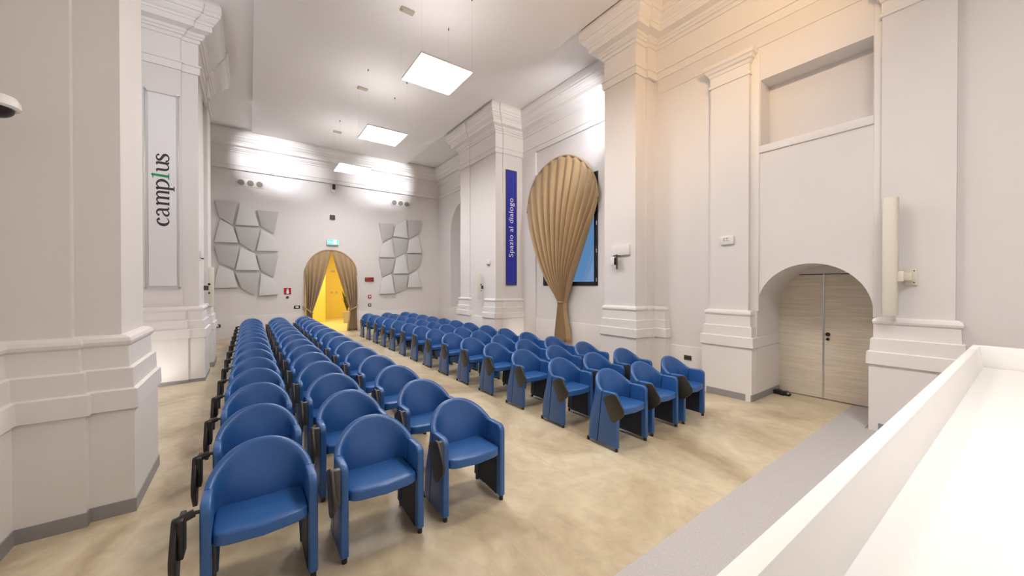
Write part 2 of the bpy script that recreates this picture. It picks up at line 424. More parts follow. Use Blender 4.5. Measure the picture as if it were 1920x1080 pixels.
full_entab('cornice', [(-1.42, -3.0), (-1.42, 4.15), (-1.08, 4.15), (-1.08, 4.21), (-0.83, 4.21), (-0.83, 4.95), (-1.75, 4.95), (-1.75, 9.06), (-1.02, 9.06), (-1.02, 9.10),
                       (-0.765, 9.10), (-0.765, 10.5), (-0.73, 10.5), (-0.73, 11.30), (-1.93, 11.30), (-1.93, 15.66), (2.6, 15.66)], -1, wall_l)
bl = struct(sweep('baseboard_left', [(-1.42, 2.2), (-1.42, 4.15), (-1.08, 4.15), (-1.08, 4.21), (-0.83, 4.21), (-0.83, 4.95), (-1.3, 4.95)], SKIRT, 'skirting_grey', None, -1))
sweep('skirting', [(-1.75, 9.06), (-1.0, 9.06), (-1.0, 9.10), (-0.765, 9.10), (-0.765, 9.93), (-0.9, 9.93)], [(.07, .06), (.094, .06), (.094, 0), (.07, 0)], 'skirting_grey', bl, -1)
sweep('skirting', [(-0.9, 10.52), (-0.73, 10.52), (-0.73, 11.22), (-1.1, 11.22)], SKIRT, 'skirting_grey', bl, -1)

# ------------------------------------------------------------------ end wall and wall behind the stage
dz = arch(2.62, 0.90, 0, 2.26, 30)
wall_b = struct(plate('wall_back', [(-2.4, 0), (1.72, 0)] + list(reversed(dz[2:])) + [(3.52, 0), (7.8, 0), (7.8, 7.3), (-2.4, 7.3)], [], 1, 15.7, 16.05, 'wall_paint'))
for x0, x1 in ((-1.95, 1.70), (3.55, 7.13)):
    struct(box('trim_1' if x0 < 0 else 'trim_2', (x0, x1, 15.672, 15.70, 0, .765), 'wall_paint', None, .005))
struct(MB().box(-2.2, 7.4, -3.2, -3.0, 0, 7.3).build('wall_front', 'wall_paint'))

# yellow passage behind the curtained doorway
wall_y = struct(MB().box(-1.0, 7.0, 22.6, 22.8, 0, 3.9).build('wall_passage', 'yellow_paint'))
MB().box(-1.2, -1.0, 16.05, 22.8, 0, 3.9).build('side_wall', 'yellow_paint', wall_y)
MB().box(7.0, 7.2, 16.05, 22.8, 0, 3.9).build('side_wall', 'yellow_paint', wall_y)
MB().box(-1.0, 7.0, 16.06, 16.08, 0, 0.001).build('threshold', 'yellow_floor', wall_y)
MB().box(2.2, 3.05, 19.9, 22.6, 0, 3.9).build('wall_jog', 'yellow_paint', wall_y)
box('thermostat_plate', (3.75, 3.95, 22.57, 22.6, 2.55, 2.65), 'taupe_box', wall_y)
box('switch_plate', (3.72, 3.82, 22.57, 22.6, 1.38, 1.47), 'taupe_box', wall_y)
box('switch_plate', (3.98, 4.08, 22.57, 22.6, 1.38, 1.47), 'taupe_box', wall_y)
struct(MB().box(-1.2, 7.2, 15.7, 22.8, -0.12, 0.0).build('floor', 'yellow_floor'))
struct(MB().box(-1.2, 7.2, 16.05, 22.8, 3.9, 4.0).build('ceiling', 'yellow_paint'))
area('passage_light', (3.2, 18.6, 3.85), (3.2, 18.6, 0), 190, (1.0, 0.95, 0.72), 2.2, 3.2)

# ------------------------------------------------------------------ arched double door on the right
d1 = struct(empty('door_1', (7.38, 1.81, 0)))
def rel(o, root):
    o.parent = root; o.location = Vector(o.location) - Vector(root.location)
    return o
for y0, y1 in ((1.822, 2.405), (1.235, 1.802)):
    lf = rel(MB().box(7.385, 7.43, y0, y1, 0.012, 1.975).build('door_leaf', 'pale_wood', None, bevel=.003), d1)
    if y0 < 1.5:
        for zz, r in ((1.034, .030), (.958, .022)):
            k = MB().tube((7.385, 1.757, zz), (7.365, 1.757, zz), r, 14); k.tube((7.366, 1.757, zz), (7.35, 1.757, zz), r * .55, 12)
            kk = k.build('lock_knob', 'dark_metal', None, smooth=True); kk.parent = lf
rel(MB().box(7.38, 7.40, 1.802, 1.822, 0.012, 1.985).build('astragal', 'steel'), d1)
rel(MB().box(7.375, 7.435, 2.405, 2.44, 0, 1.99).build('door_frame', 'pale_wood', None, bevel=.002), d1)
rel(MB().box(7.375, 7.435, 1.0, 1.235, 0, 1.99).build('door_frame', 'pale_wood', None, bevel=.002), d1)
rel(MB().box(7.39, 7.46, 1.0, 2.45, 1.99, 2.2).build('lintel', 'wall_paint'), d1)
struct(MB().box(7.432, 7.5, 0.9, 2.5, 0, 2.3).build('wall_doorback', 'shade_black'))

# ------------------------------------------------------------------ window in the bay
w1 = struct(empty('window_1', (7.0, 7.08, 1.84)))
FR = MB()
for y0, y1, z0, z1 in ((6.06, 6.17, 1.80, 4.62), (7.99, 8.10, 1.80, 4.62), (6.17, 7.99, 1.80, 1.90), (6.17, 7.99, 4.52, 4.62), (7.05, 7.11, 1.90, 4.52)):
    rel(MB().box(6.945, 7.02, y0, y1, z0, z1).build('window_frame', 'dark_metal', None, bevel=.004), w1)
rel(MB().box(6.99, 6.996, 6.17, 7.05, 1.9, 4.52).build('pane', 'window_glass'), w1)
rel(MB().box(6.99, 6.996, 7.11, 7.99, 1.9, 4.52).build('pane', 'window_glass'), w1)
for zz in (1.90, 2.62, 3.3):
    rel(MB().tube((6.94, 6.085, zz), (6.94, 6.085, zz + .09), .012, 8).build('hinge', 'steel'), w1)

# ------------------------------------------------------------------ carpet and speaker's desk on the near side
cp = MB().box(-1.2, 6.27, 0.38, 1.455, 0.0, 0.008)
cp.box(6.27, 7.37, 1.13, 1.455, 0.0, 0.008)
tag(cp.build('carpet', 'grey_carpet'), 'grey short-pile carpet strip on the floor between door and white desk', 'carpet')

desk = tag(empty('speaker_desk', (0, 0, 0)), 'long white desk with raised front lip in the near right corner', 'desk')
def dline(x): return 0.347 - (x) * 0.0174
def dquad(x0, x1, off0, off1, z0, z1):   # box following the slightly turned front line
    m = MB()
    v = []
    for z in (z0, z1):
        for x, o in ((x0, off0), (x1, off0), (x1, off1), (x0, off1)): v.append((x, dline(x) + o, z))
    return m.add(v, [(0,3,2,1),(4,5,6,7),(0,1,5,4),(1,2,6,5),(2,3,7,6),(3,0,4,7)])
dquad(0.42, 5.40, -0.95, -0.055, 1.02, 1.06).build('desk_top', 'white_laminate', desk, bevel=.002)
def lip(x0, x1):
    m = MB(); v = []
    for x in (x0, x1):
        for o, z in ((0, 0.02), (0, 1.25), (-.046, 1.25), (-.068, 1.06), (-.068, 0.02)): v.append((x, dline(x) + o, z))
    return m.add(v, [(0,1,2,3,4),(9,8,7,6,5)] + [(i, 5+i, 5+(i+1)%5, (i+1)%5) for i in range(5)])
lip(0.42, 5.093).build('front_lip', 'white_laminate', desk, bevel=.0025)
lip(5.097, 5.486).build('front_lip', 'white_laminate', desk, bevel=.0025)
m = MB(); v = []
for y0 in (dline(5.4) - 0.047, dline(5.4) - 0.95):
    for x, z in ((5.486, 0.02), (5.486, 1.25), (5.40, 1.25), (5.41, 1.06), (5.41, 0.02)): v.append((x, y0, z))
m.add(v, [(0,1,2,3,4),(9,8,7,6,5)] + [(i, 5+i, 5+(i+1)%5, (i+1)%5) for i in range(5)])
m.build('end_lip', 'white_laminate', desk, bevel=.0025)
dquad(0.42, 0.46, -0.93, -0.07, 0.02, 1.02).build('end_panel', 'white_laminate', desk)
dquad(0.5, 5.4, -0.6, -0.56, 0.0, 0.3).build('foot_rail', 'white_laminate', desk)

# ------------------------------------------------------------------ chairs
HW, YB = 0.28, 0.455
def sstep(t): t = max(0, min(1, t)); return t * t * (3 - 2 * t)
def make_back():
    NT = 44
    rings = []
    for i in range(NT + 1):
        th = PI * i / NT                      # 0: left arm seam, PI: right arm seam
        a = min(th, PI - th)                  # 0..PI/2
        zt = 0.628 + (0.80 - 0.628) * math.sin(a) ** 1.25
        zb = 0.036 + (0.30) * sstep((a - 0.56) / 0.10)
        def P(z, inset, deep=0.0):
            n = 5.5 - 3.35 * sstep((z - .05) / 0.52)
            y0 = 0.2075 + 0.075 * (1 - min(1, z / 0.63))
            ax = HW - inset
            by = (YB - 0.02 * sstep((z-.2)/.5)) - inset - deep * math.sin(a) ** 2 - y0
            c, s_ = math.cos(th), math.sin(th)
            x = -ax * math.copysign(abs(c) ** (2 / n), c)
            y = y0 + by * abs(s_) ** (2 / n)
            return (x, y, z)
        T = 0.048
        ring = []
        lv = [0, .12, .3, .5, .7, .88, 1]
        for t in lv: ring.append(P(zb + (zt - .024 - zb) * t, 0.0))
        for k in range(1, 6):
            w = PI * k / 6
            ring.append(P(zt - .024 + .024 * math.sin(w), T / 2 - T / 2 * math.cos(w)))
        for t in reversed(lv):
            z = zb + (zt - .024 - zb) * t
            dp = 0.085 * (1 - sstep((z - .44) / (.36)))
            ring.append(P(z, T, dp))
        rings.append(ring)
    return MB().rings(rings, True, True, closed=True)
def make_arm(sgn):
    # outline in (y,z), front at y=0
    pts = [(0.0, .036)]
    pts += [(0.0, .56)]
    R = .055
    for k in range(0, 7):
        w = PI / 2 * k / 6
        pts.append((R - R * math.cos(w), .632 - R + R * math.sin(w)))
    pts += [(.203, .629), (.276, .036)]
    x0, x1 = sgn * .28, sgn * .230
    return MB().prism(pts, min(x0, x1), max(x0, x1), 0)
def make_seat():
    N = 40; rings = []
    def out(i, ins, z):
        a = 2 * PI * i / N
        c, s_ = math.cos(a), math.sin(a)
        n = 11.0
        x = (0.229 - ins) * math.copysign(abs(c) ** (2/n), c)
        y = 0.175 + (0.175 - ins) * math.copysign(abs(s_) ** (2/n), s_)
        if s_ < 0: y -= 0.042 * (1 - (x / .23) ** 2) * (-s_)
        zz = z - (0.010 * max(0, (y - 0.02) / .3))
        return (x, y, zz)
    for ins, z in ((.020, .390), (.005, .3925), (.0, .398), (.0, .446), (.0025, .454), (.008, .4595), (.018, .462), (.06, .465), (.12, .467)):
        rings.append([out(i, ins, z) for i in range(N)])
    return MB().rings(rings, True, True)
TAB = [(.135, .56), (.10, .60), (.0, .648), (-.03, .648), (-.048, .635), (-.135, .515), (-.142, .49), (-.138, .455), (-.125, .435), (-.03, .348), (-.005, .340), (.03, .345)]
me_back = make_back(); me_seat = make_seat()
def make_chair(kind):
    r = empty('auditorium_chair')
    me_back.build('backrest', 'blue_leather', r, smooth=True)
    for sg in (-1, 1):
        make_arm(sg).build('armrest', 'blue_leather', r, bevel=.011, seg=3)
        MB().prism([(.055, .04), (.055, .40), (.40, .40), (.435, .06)], sg * .2305, sg * .2255, 0).build('side_shade', 'shade_black', r)  # added dark sheet; paints the shade on the inner chair sides below the seat
        for y in (.022, .43):
            MB().tube((sg * .255, y, 0), (sg * .255, y, .04), .017, 10).build('foot', 'black_plastic', r, smooth=True)
    me_seat.build('seat', 'blue_leather', r, smooth=True)
    MB().box(-.2255, .2255, .10, .36, .352, .392).build('seat_frame', 'shade_black', r)
    if kind == 'near':
        t = MB().prism(TAB, -.345, -.327, 0).build('writing_tablet', 'tablet_laminate', r, bevel=.005)
        b = MB().box(-.327, -.281, -.012, .030, .40, .628).build('tablet_bracket', 'bracket_metal', r, bevel=.006)
    else:
        t = MB().prism([(y * .8, .62 + (z - .648) * 1.12) for y, z in TAB], -.013, .013, 0)
        ca, sa = math.cos(-.03), math.sin(-.03)
        t.v = [(x * ca - y * sa - .375, x * sa + y * ca + .02, z - .02) for x, y, z in t.v]
        to = t.build('writing_tablet', 'black_plastic', r, bevel=.005)
        rim = MB().prism([(-.06, .625), (.06, .625), (.05, .42), (-.05, .42)], .013, .038, 0)
        rim.v = [(x * ca - y * sa - .375, x * sa + y * ca + .02, z - .02) for x, y, z in rim.v]
        rb = rim.build('hinge_plate', 'black_plastic', r, bevel=.006); rb.parent = to
        b = MB().tube((-.375, .0, .585), (-.30, .02, .602), .021, 12); b.tube((-.30, .02, .602), (-.275, .02, .60), .010, 10)
        b.build('tablet_bracket', 'black_plastic', r, smooth=True)
    return r
def copy_tree(o, parent=None):
    c = o.copy(); COL.objects.link(c); c.parent = parent
    for k in list(o.children): copy_tree(k, c)
    return c
chair_near = make_chair('near'); chair_far = make_chair('far')
used = {'near': False, 'far': False}
ROWS = ['front', 'second', 'third', 'fourth', 'fifth', 'sixth', 'seventh', 'eighth', 'ninth', 'tenth', 'eleventh', 'twelfth', 'thirteenth', 'rearmost']
COLS = [(0.065, 'pier-side seat', 'left', 'far'), (0.757, 'middle seat', 'left', 'near'), (1.470, 'aisle seat', 'left', 'near'),
        (3.480, 'aisle seat', 'right', 'near'), (4.163, 'middle seat', 'right', 'near'), (4.842, 'wall-side seat', 'right', 'near')]
for i in range(14):
    for j, (x, seat, blk, kind) in enumerate(COLS):
        src = chair_far if kind == 'far' else chair_near
        if not used[kind]: o = src; used[kind] = True
        else: o = copy_tree(src)
        o.location = (x + random.uniform(-.006, .006), 2.527 + .8285 * i + random.uniform(-.012, .012), 0)
        o.rotation_euler = (0, 0, random.uniform(-.018, .018))
        tb = 'tablet on bracket' if kind == 'far' else 'folded side tablet'
        rowname = ROWS[i] + ' row'
        tag(o, f'blue armchair, {tb}, {seat} of the {blk} block, {rowname}', 'chair', 'blue chairs in rows')

# ------------------------------------------------------------------ suspended LED panels
def led_panel(y, label, tone=''):
    r = tag(empty('ceiling_light_panel', (2.825, y, 5.66)), label, 'ceiling light', 'suspended LED panels')
    h = .482
    MB().box(-h, h, -h, h, .004, .012).build('diffuser', 'led_diffuser' + tone, r)
    MB().box(-h, h, -h, h, .0125, .034).build('uplight_diffuser', 'led_uplight' + tone, r)
    for a in ((-h-.008, h+.008, -h-.008, -h), (-h-.008, h+.008, h, h+.008), (-h-.008, -h, -h, h), (h, h+.008, -h, h)):
        MB().box(*a, 0, .035).build('frame', 'white_plastic', r)
    for sx, sy in ((-1, -1), (1, -1), (1, 1), (-1, 1)):
        w = MB().tube((sx*.475, sy*.475, .03), (sx*.475, sy*.475, 1.335), .0012, 6).build('suspension_wire', 'wire', r)
        MB().tube((sx*.475, sy*.475, 1.30), (sx*.475, sy*.475, 1.34), .012, 8).build('anchor', 'bracket_metal', w)
    bx = MB().box(-.50, -.25, .42, .54, 1.305, 1.34).build('canopy_box', 'taupe_box', r, bevel=.006)
    MB().tube((-.46, .47, .03), (-.46, .47, 1.31), .0018, 6).build('power_cable', 'white_plastic', r)
led_panel(6.30, 'square white LED panel hanging nearest the stage, largest of those in view')
led_panel(9.655, 'square white LED panel hanging second of the three in view')
led_panel(13.01, 'square white LED panel hanging farthest away, before the end wall')
led_panel(2.95, 'square white LED panel hanging over the front row, above the frame', '_warm')
led_panel(-0.40, 'square white LED panel hanging over the desk, behind the photographer')

# ------------------------------------------------------------------ acoustic panels on the end wall
PL = [[(-0.9, 4.64), (-0.3, 4.67), (-0.43, 3.85), (-0.8, 4.1)], [(-0.23, 4.67), (0.15, 4.46), (0.3, 3.88), (-0.36, 3.87)], [(0.25, 4.44), (0.88, 4.45), (0.75, 3.66), (0.36, 3.89)], [(-0.77, 4.02), (-0.43, 3.81), (-0.29, 3.26), (-0.92, 3.25)], [(-0.37, 3.8), (0.32, 3.81), (0.16, 2.98), (-0.25, 3.26)], [(0.37, 3.78), (0.75, 3.55), (0.88, 3.04), (0.23, 3.02)], [(-0.92, 3.13), (-0.26, 3.17), (-0.4, 2.37), (-0.8, 2.57)], [(-0.22, 3.1), (0.17, 2.93), (0.3, 2.34), (-0.36, 2.33)], [(0.23, 2.88), (0.88, 2.91), (0.73, 2.09), (0.35, 2.34)], [(-0.82, 2.48), (-0.43, 2.3), (-0.3, 1.74), (-0.94, 1.72)], [(-0.36, 2.23), (0.32, 2.23), (0.17, 1.46), (-0.21, 1.7)], [(0.36, 2.23), (0.74, 2.03), (0.87, 1.49), (0.28, 1.44)]]
PR = [[(4.42, 4.4), (5.01, 4.43), (4.96, 3.89), (4.56, 3.62)], [(5.13, 4.41), (5.57, 4.67), (5.64, 3.86), (4.99, 3.91)], [(5.62, 4.66), (6.25, 4.7), (6.14, 4.11), (5.68, 3.86)], [(4.56, 3.56), (4.9, 3.77), (5.05, 2.99), (4.41, 2.99)], [(4.97, 3.84), (5.65, 3.79), (5.54, 3.24), (5.11, 3.0)], [(5.7, 3.79), (6.11, 4.03), (6.27, 3.25), (5.6, 3.22)], [(4.41, 2.91), (5.07, 2.94), (4.95, 2.35), (4.54, 2.15)], [(5.13, 2.97), (5.49, 3.16), (5.67, 2.34), (5.0, 2.31)], [(5.6, 3.16), (6.25, 3.19), (6.13, 2.62), (5.69, 2.32)], [(4.56, 2.12), (4.93, 2.3), (5.07, 1.46), (4.41, 1.46)], [(4.99, 2.24), (5.66, 2.25), (5.57, 1.67), (5.1, 1.45)], [(5.7, 2.27), (6.08, 2.46), (6.27, 1.72), (5.62, 1.72)]]
RN = ['topmost', 'second from top', 'third from top', 'lowest']
for S_, side in ((PL, 'left'), (PR, 'right')):
    for k, q in enumerate(S_):
        row, col = divmod(k, 3)
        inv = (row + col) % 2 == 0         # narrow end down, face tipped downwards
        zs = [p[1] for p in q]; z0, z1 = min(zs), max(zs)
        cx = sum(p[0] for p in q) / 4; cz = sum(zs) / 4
        rings = []
        def dep(z): 
            t = (z - z0) / (z1 - z0)
            return (.055 + .075 * t) if inv else (.13 - .075 * t)
        def ins(s): return [(cx + (x - cx) * s, cz + (z - cz) * s) for x, z in q]
        rings.append([(x, 15.698, z) for x, z in ins(.93)])
        rings.append([(x, 15.70 - .035, z) for x, z in ins(.93)])
        rings.append([(x, 15.70 - .04, z) for x, z in ins(1.0)])
        rings.append([(x, 15.70 - dep(z), z) for x, z in ins(1.0)])
        o = MB().rings(rings).build('acoustic_panel', 'panel_shaded' if inv else 'panel_lit', None, bevel=.008)
        cw = ['left', 'middle', 'right'][col]
        tag(o, f'{"shaded grey inverted" if inv else "lit grey upright"} acoustic panel, {RN[row]} in {cw} column, {side} of curtained doorway', 'acoustic panel', f'acoustic panels {side} of the doorway')

# ------------------------------------------------------------------ curtains
def interp(pts, t):
    n = len(pts) - 1; f = t * n; i = min(n - 1, int(f)); u = f - i
    P = lambda k: pts[max(0, min(n, k))]
    a, b, c, d = P(i-1), P(i), P(i+1), P(i+2)
    return tuple(0.5 * ((2*b[k]) + (-a[k]+c[k])*u + (2*a[k]-5*b[k]+4*c[k]-d[k])*u*u + (-a[k]+3*b[k]-3*c[k]+d[k])*u**3) for k in range(2))
def curtain(name, top, tie, bot, folds, ampl, place, parent, power=1.25, NU=150, NV=34, seed=0, tuck=0.0, z_of=None):
    """cloth hanging from curve top(u), gathered at tie(u), falling to bot(u); place(a, z, depth) -> xyz"""
    rnd = random.Random(seed)
    ph = [rnd.uniform(.75, 1.25) for _ in range(folds + 2)]
    cum = [0]
    for k in range(folds): cum.append(cum[-1] + ph[k])
    tot = cum[-1]
    def fold(u):
        f = u * tot
        for k in range(folds):
            if f <= cum[k+1]: return (f - cum[k]) / ph[k], k
        return 1.0, folds - 1
    rows = []
    for j in range(NV + 1):
        row = []
        v = j / NV
        for i in range(NU + 1):
            u = i / NU
            t, b, g = top(u), tie(u), bot(u)
            q, k = fold(u)
            w = 0.5 - 0.5 * math.cos(2 * PI * q)
            w = w ** 0.7
            if v < .72:
                s = v / .72
                a = t[0] + (b[0] - t[0]) * s ** power
                z = t[1] + (b[1] - t[1]) * s
                amp = ampl * (.20 + 1.1 * math.sin(min(1, s * 1.35) * PI / 2)) * (1 - .45 * sstep((s - .75) / .25))
                bulge = .05 * math.sin(PI * s)
            else:
                s = (v - .72) / .28
                a = b[0] + (g[0] - b[0]) * sstep(s)
                z = b[1] + (g[1] - b[1]) * s
                amp = ampl * (.7 + .35 * s); bulge = 0.0
            row.append(place(a, z, amp * w + bulge))
        rows.append(row)
    back = [[(p[0], p[1], p[2]) for p in r] for r in rows]
    m = MB(); n = NU + 1
    m.add([p for r in rows for p in r], [(j*n+i, j*n+i+1, (j+1)*n+i+1, (j+1)*n+i) for j in range(NV) for i in range(NU)])
    o = m.build(name, 'curtain_cloth', parent, smooth=True)
    md = o.modifiers.new('thickness', 'SOLIDIFY'); md.thickness = .004
    for p in o.data.polygons: p.use_smooth = True
    return o
# doorway curtains
dc = tag(empty('doorway_curtain', (2.62, 15.62, 0)), 'pair of brown curtains tied back in the arched end-wall doorway', 'curtain')
def placeB(a, z, d): return (a - 2.62, -.0 - d, z)
ARC = [(1.72, 2.20), (1.745, 2.46), (1.93, 2.84), (2.24, 3.10), (2.60, 3.17), (2.97, 3.10), (3.30, 2.85), (3.48, 2.55), (3.525, 2.20)]
def dtop(lo, hi):
    return lambda u: interp(ARC, lo + (hi - lo) * u)
cl = curtain('left_drape', dtop(0.0, .505), lambda u: (1.735 + .215 * u, 0.92 - .16 * u), lambda u: (1.735 + .26 * u, 0.01), 6, .12, placeB, dc, 1.15, seed=3)
cr = curtain('right_drape', dtop(1.0, .505), lambda u: (3.535 - .27 * u, 0.94 - .10 * u), lambda u: (3.56 - .40 * u, 0.01), 6, .12, placeB, dc, 1.15, seed=5)
def band(pts, r, parent, m_='curtain_cloth', name='tieback'):
    m = MB()
    for a, b in zip(pts, pts[1:]): m.tube(a, b, r, 8)
    return m.build(name, m_, parent, smooth=True)
band([(1.64-2.62, .06, 1.0), (1.74-2.62, -.11, .93), (1.86-2.62, -.15, .83), (1.955-2.62, -.10, .75), (1.95-2.62, 0.0, .76)], .028, dc)
band([(3.58-2.62, .06, 1.02), (3.50-2.62, -.12, .95), (3.36-2.62, -.15, .88), (3.24-2.62, -.10, .83), (3.24-2.62, 0.0, .84)], .028, dc)
hp = [interp(ARC, k / 40) for k in range(41)]
band([(p[0]-2.62, -.01, p[1]) for p in hp], .03, dc, name='heading_band')

# window curtain
wc = tag(empty('window_curtain', (6.90, 7.2, 0)), 'tall beige curtain hung on an arch and tied in the middle over the window', 'curtain')
TOPW = [(8.75, 3.99), (8.59, 4.6), (8.26, 5.01), (7.85, 5.22), (7.39, 5.3), (6.97, 5.24), (6.58, 5.04), (6.27, 4.75), (6.06, 4.39), (5.97, 3.95)]
def placeW(a, z, d): return (-.02 - d * 1.0, a - 7.2, z)
curtain('drape', lambda u: interp(TOPW, u), lambda u: (7.30 - .24 * u, 1.37), lambda u: (7.38 - .50 * u, 0.30 + .03 * math.sin(u * 9)), 12, .17, placeW, wc, 1.22, NU=230, NV=40, seed=11)
hp = [interp(TOPW, k / 50) for k in range(51)]
band([(-.03, p[0]-7.2, p[1]) for p in hp], .026, wc, name='heading_band')
band([(-.01, 7.31-7.2, 1.38), (-.12, 7.27-7.2, 1.36), (-.15, 7.17-7.2, 1.35), (-.12, 7.08-7.2, 1.36), (-.01, 7.05-7.2, 1.38)], .022, wc)

# ------------------------------------------------------------------ banners
def ribbon(pts, thick, z0):
    """variable width stroke in a plane: pts (u, v, w) -> quads"""
    m = MB(); n = len(pts)
    # resample with catmull-rom
    def cr_(a, b, c, d, t): return tuple(.5*((2*b[k])+(-a[k]+c[k])*t+(2*a[k]-5*b[k]+4*c[k]-d[k])*t*t+(-a[k]+3*b[k]-3*c[k]+d[k])*t**3) for k in range(3))
    q = []
    for i in range(n - 1):
        P = lambda k: pts[max(0, min(n-1, k))]
        for s in range(5): q.append(cr_(P(i-1), P(i), P(i+1), P(i+2), s/5))
    q.append(pts[-1])
    L, R_ = [], []
    for i, p in enumerate(q):
        a = q[max(0, i-1)]; b = q[min(len(q)-1, i+1)]
        d = Vector((b[0]-a[0], b[1]-a[1])); d = d.normalized() if d.length > 0 else Vector((1, 0))
        nn = Vector((-d.y, d.x)) * (max(5, p[2] * 1.25) / 2)
        L.append((p[0]+nn.x, p[1]+nn.y)); R_.append((p[0]-nn.x, p[1]-nn.y))
    return L, R_
GL = {
 'c': [[(80,118,26),(64,147,16),(38,143,16),(15,112,24),(8,75,27),(16,36,24),(42,9,15),(70,12,10),(92,34,6)]],
 'a': [[(120,122,26),(136,149,14),(165,151,15),(186,128,22),(190,60,22),(195,22,20),(208,6,12),(226,14,7)],
       [(187,88,8),(150,76,13),(124,50,20),(123,22,20),(146,4,13),(170,14,10),(188,42,6)]],
 'm': [[(238,140,8),(252,148,16),(262,135,22),(262,4,22)],[(242,4,9),(285,4,9)],[(262,108,7),(290,148,12),(318,146,18),(331,118,22),(331,4,22)],[(312,4,9),(352,4,9)],
       [(331,108,7),(358,148,12),(386,146,18),(399,118,22),(399,4,22)],[(380,4,9),(420,4,9)]],
 'p': [[(424,140,8),(438,148,16),(447,135,22),(447,-62,22)],[(418,-62,9),(482,-62,9)],[(450,112,8),(480,150,13),(512,146,18),(537,112,25),(540,72,26),(522,28,20),(484,3,13),(452,14,8)]],
 'l': [[(560,196,8),(588,200,12),(604,218,6)],[(602,212,20),(596,100,24),(594,4,24)],[(556,4,10),(630,4,10)]],
 'u': [[(640,146,8),(656,150,16),(668,135,22),(668,50,22),(682,14,17),(708,6,12),(730,20,9),(746,48,6)],[(722,146,8),(738,150,16),(748,135,22),(748,24,22),(756,7,14),(770,5,7)]],
 's': [[(845,118,20),(836,145,11),(808,153,13),(785,136,19),(787,108,23),(815,84,25),(843,62,25),(850,32,21),(832,7,14),(802,3,13),(780,16,12),(772,42,18)]],
}
bn = tag(empty('white_banner', (-1.25, 9.0, 1.74)), 'tall white hanging banner lettered camplus on the left pier', 'banner')
BY = 9.035
def RB(o): o.parent = bn; o.location = Vector(o.location) - Vector(bn.location); return o
RB(MB().box(-1.437, -1.067, BY - .004, BY, 1.79, 5.24).build('cloth', 'banner_white'))
def letters(keys, name, m):
    mb = MB()
    for k in keys:
        for st in GL[k]:
            L, R_ = ribbon(st, 1, 0)
            cv = lambda p: (-1.165 - p[1] * .00108, BY - .0055, 2.885 + p[0] * .0015)
            n0 = len(L)
            mb.add([cv(p) for p in L] + [cv(p) for p in R_], [(i, i+1, n0+i+1, n0+i) for i in range(n0-1)])
    o = mb.build(name, m); md = o.modifiers.new('thickness', 'SOLIDIFY'); md.thickness = .001; return RB(o)
letters('camp', 'lettering', 'ink_dark'); letters('l', 'lettering', 'ink_green'); letters('us', 'lettering', 'ink_dark')
for x in (-1.48, -1.035):
    RB(MB().tube((x, BY - .015, 1.76), (x, BY - .015, 5.28), .007, 8).build('tension_wire', 'steel'))
    for z in (1.76, 5.28):
        RB(MB().tube((x, BY - .035, z), (x, 9.057, z), .018, 10).build('standoff', 'chrome', smooth=True))
for z in (1.765, 5.25):
    RB(MB().tube((-1.48, BY - .012, z), (-1.035, BY - .012, z), .008, 8).build('rod', 'steel'))

bb2 = tag(empty('blue_banner', (6.48, 9.0, 1.8)), 'tall blue banner lettered Spazio al dialogo on the right pier', 'banner')
def RB2(o): o.parent = bb2; o.location = Vector(o.location) - Vector(bb2.location); return o
RB2(MB().box(6.30, 6.665, BY - .004, BY, 1.84, 5.27).build('cloth', 'banner_blue'))
for a in ((6.282, 6.30, 1.81, 5.30), (6.665, 6.683, 1.81, 5.30), (6.30, 6.665, 1.81, 1.84), (6.30, 6.665, 5.27, 5.30)):
    RB2(MB().box(a[0], a[1], BY - .008, BY + .004, a[2], a[3]).build('edge_rail', 'banner_edge'))
for x in (6.285, 6.68):
    for z in (1.82, 5.29):
        RB2(MB().tube((x, BY - .012, z), (x, 9.057, z), .012, 8).build('standoff', 'chrome', smooth=True))
def text_mesh(name, body, size, m, spacing=1.0):
    cu = bpy.data.curves.new(name, 'FONT'); cu.body = body; cu.size = size; cu.align_x = 'CENTER'; cu.align_y = 'CENTER'
    cu.space_character = spacing; cu.resolution_u = 4; cu.extrude = .001
    o = bpy.data.objects.new(name, cu); COL.objects.link(o)
    bpy.context.view_layer.update()
    me = bpy.data.meshes.new_from_object(o)
    COL.objects.unlink(o); bpy.data.objects.remove(o)
    me.materials.clear(); me.materials.append(MATS[m])
    q = bpy.data.objects.new(name, me); COL.objects.link(q); return q
t = text_mesh('lettering', 'Spazio al dialogo', .235, 'ink_white', 1.05)
xs = [v.co.x for v in t.data.vertices]; w = max(xs) - min(xs)
t.data.transform(Matrix.Scale(1.785 / w, 4, (1, 0, 0)))
# text plane faces -Y, reading upwards: text x -> +z, text y -> -x
t.data.transform(Matrix(((0, -1, 0, 0), (0, 0, -1, 0), (1, 0, 0, 0), (0, 0, 0, 1))))
t.location = (6.475, BY - .0055, 3.56)
RB2(t)

# ------------------------------------------------------------------ wall-mounted things
def thing(name, loc, label, cat, group=None): return tag(empty(name, loc), label, cat, group)
def part(mb, name, m, root, bevel=0.0, smooth=False, seg=2):
    o = mb.build(name, m, None, bevel=bevel, smooth=smooth, seg=seg)
    r = root; off = Vector((0, 0, 0))
    while r: off += Vector(r.location); r = r.parent
    o.parent = root; o.location = -off
    return o
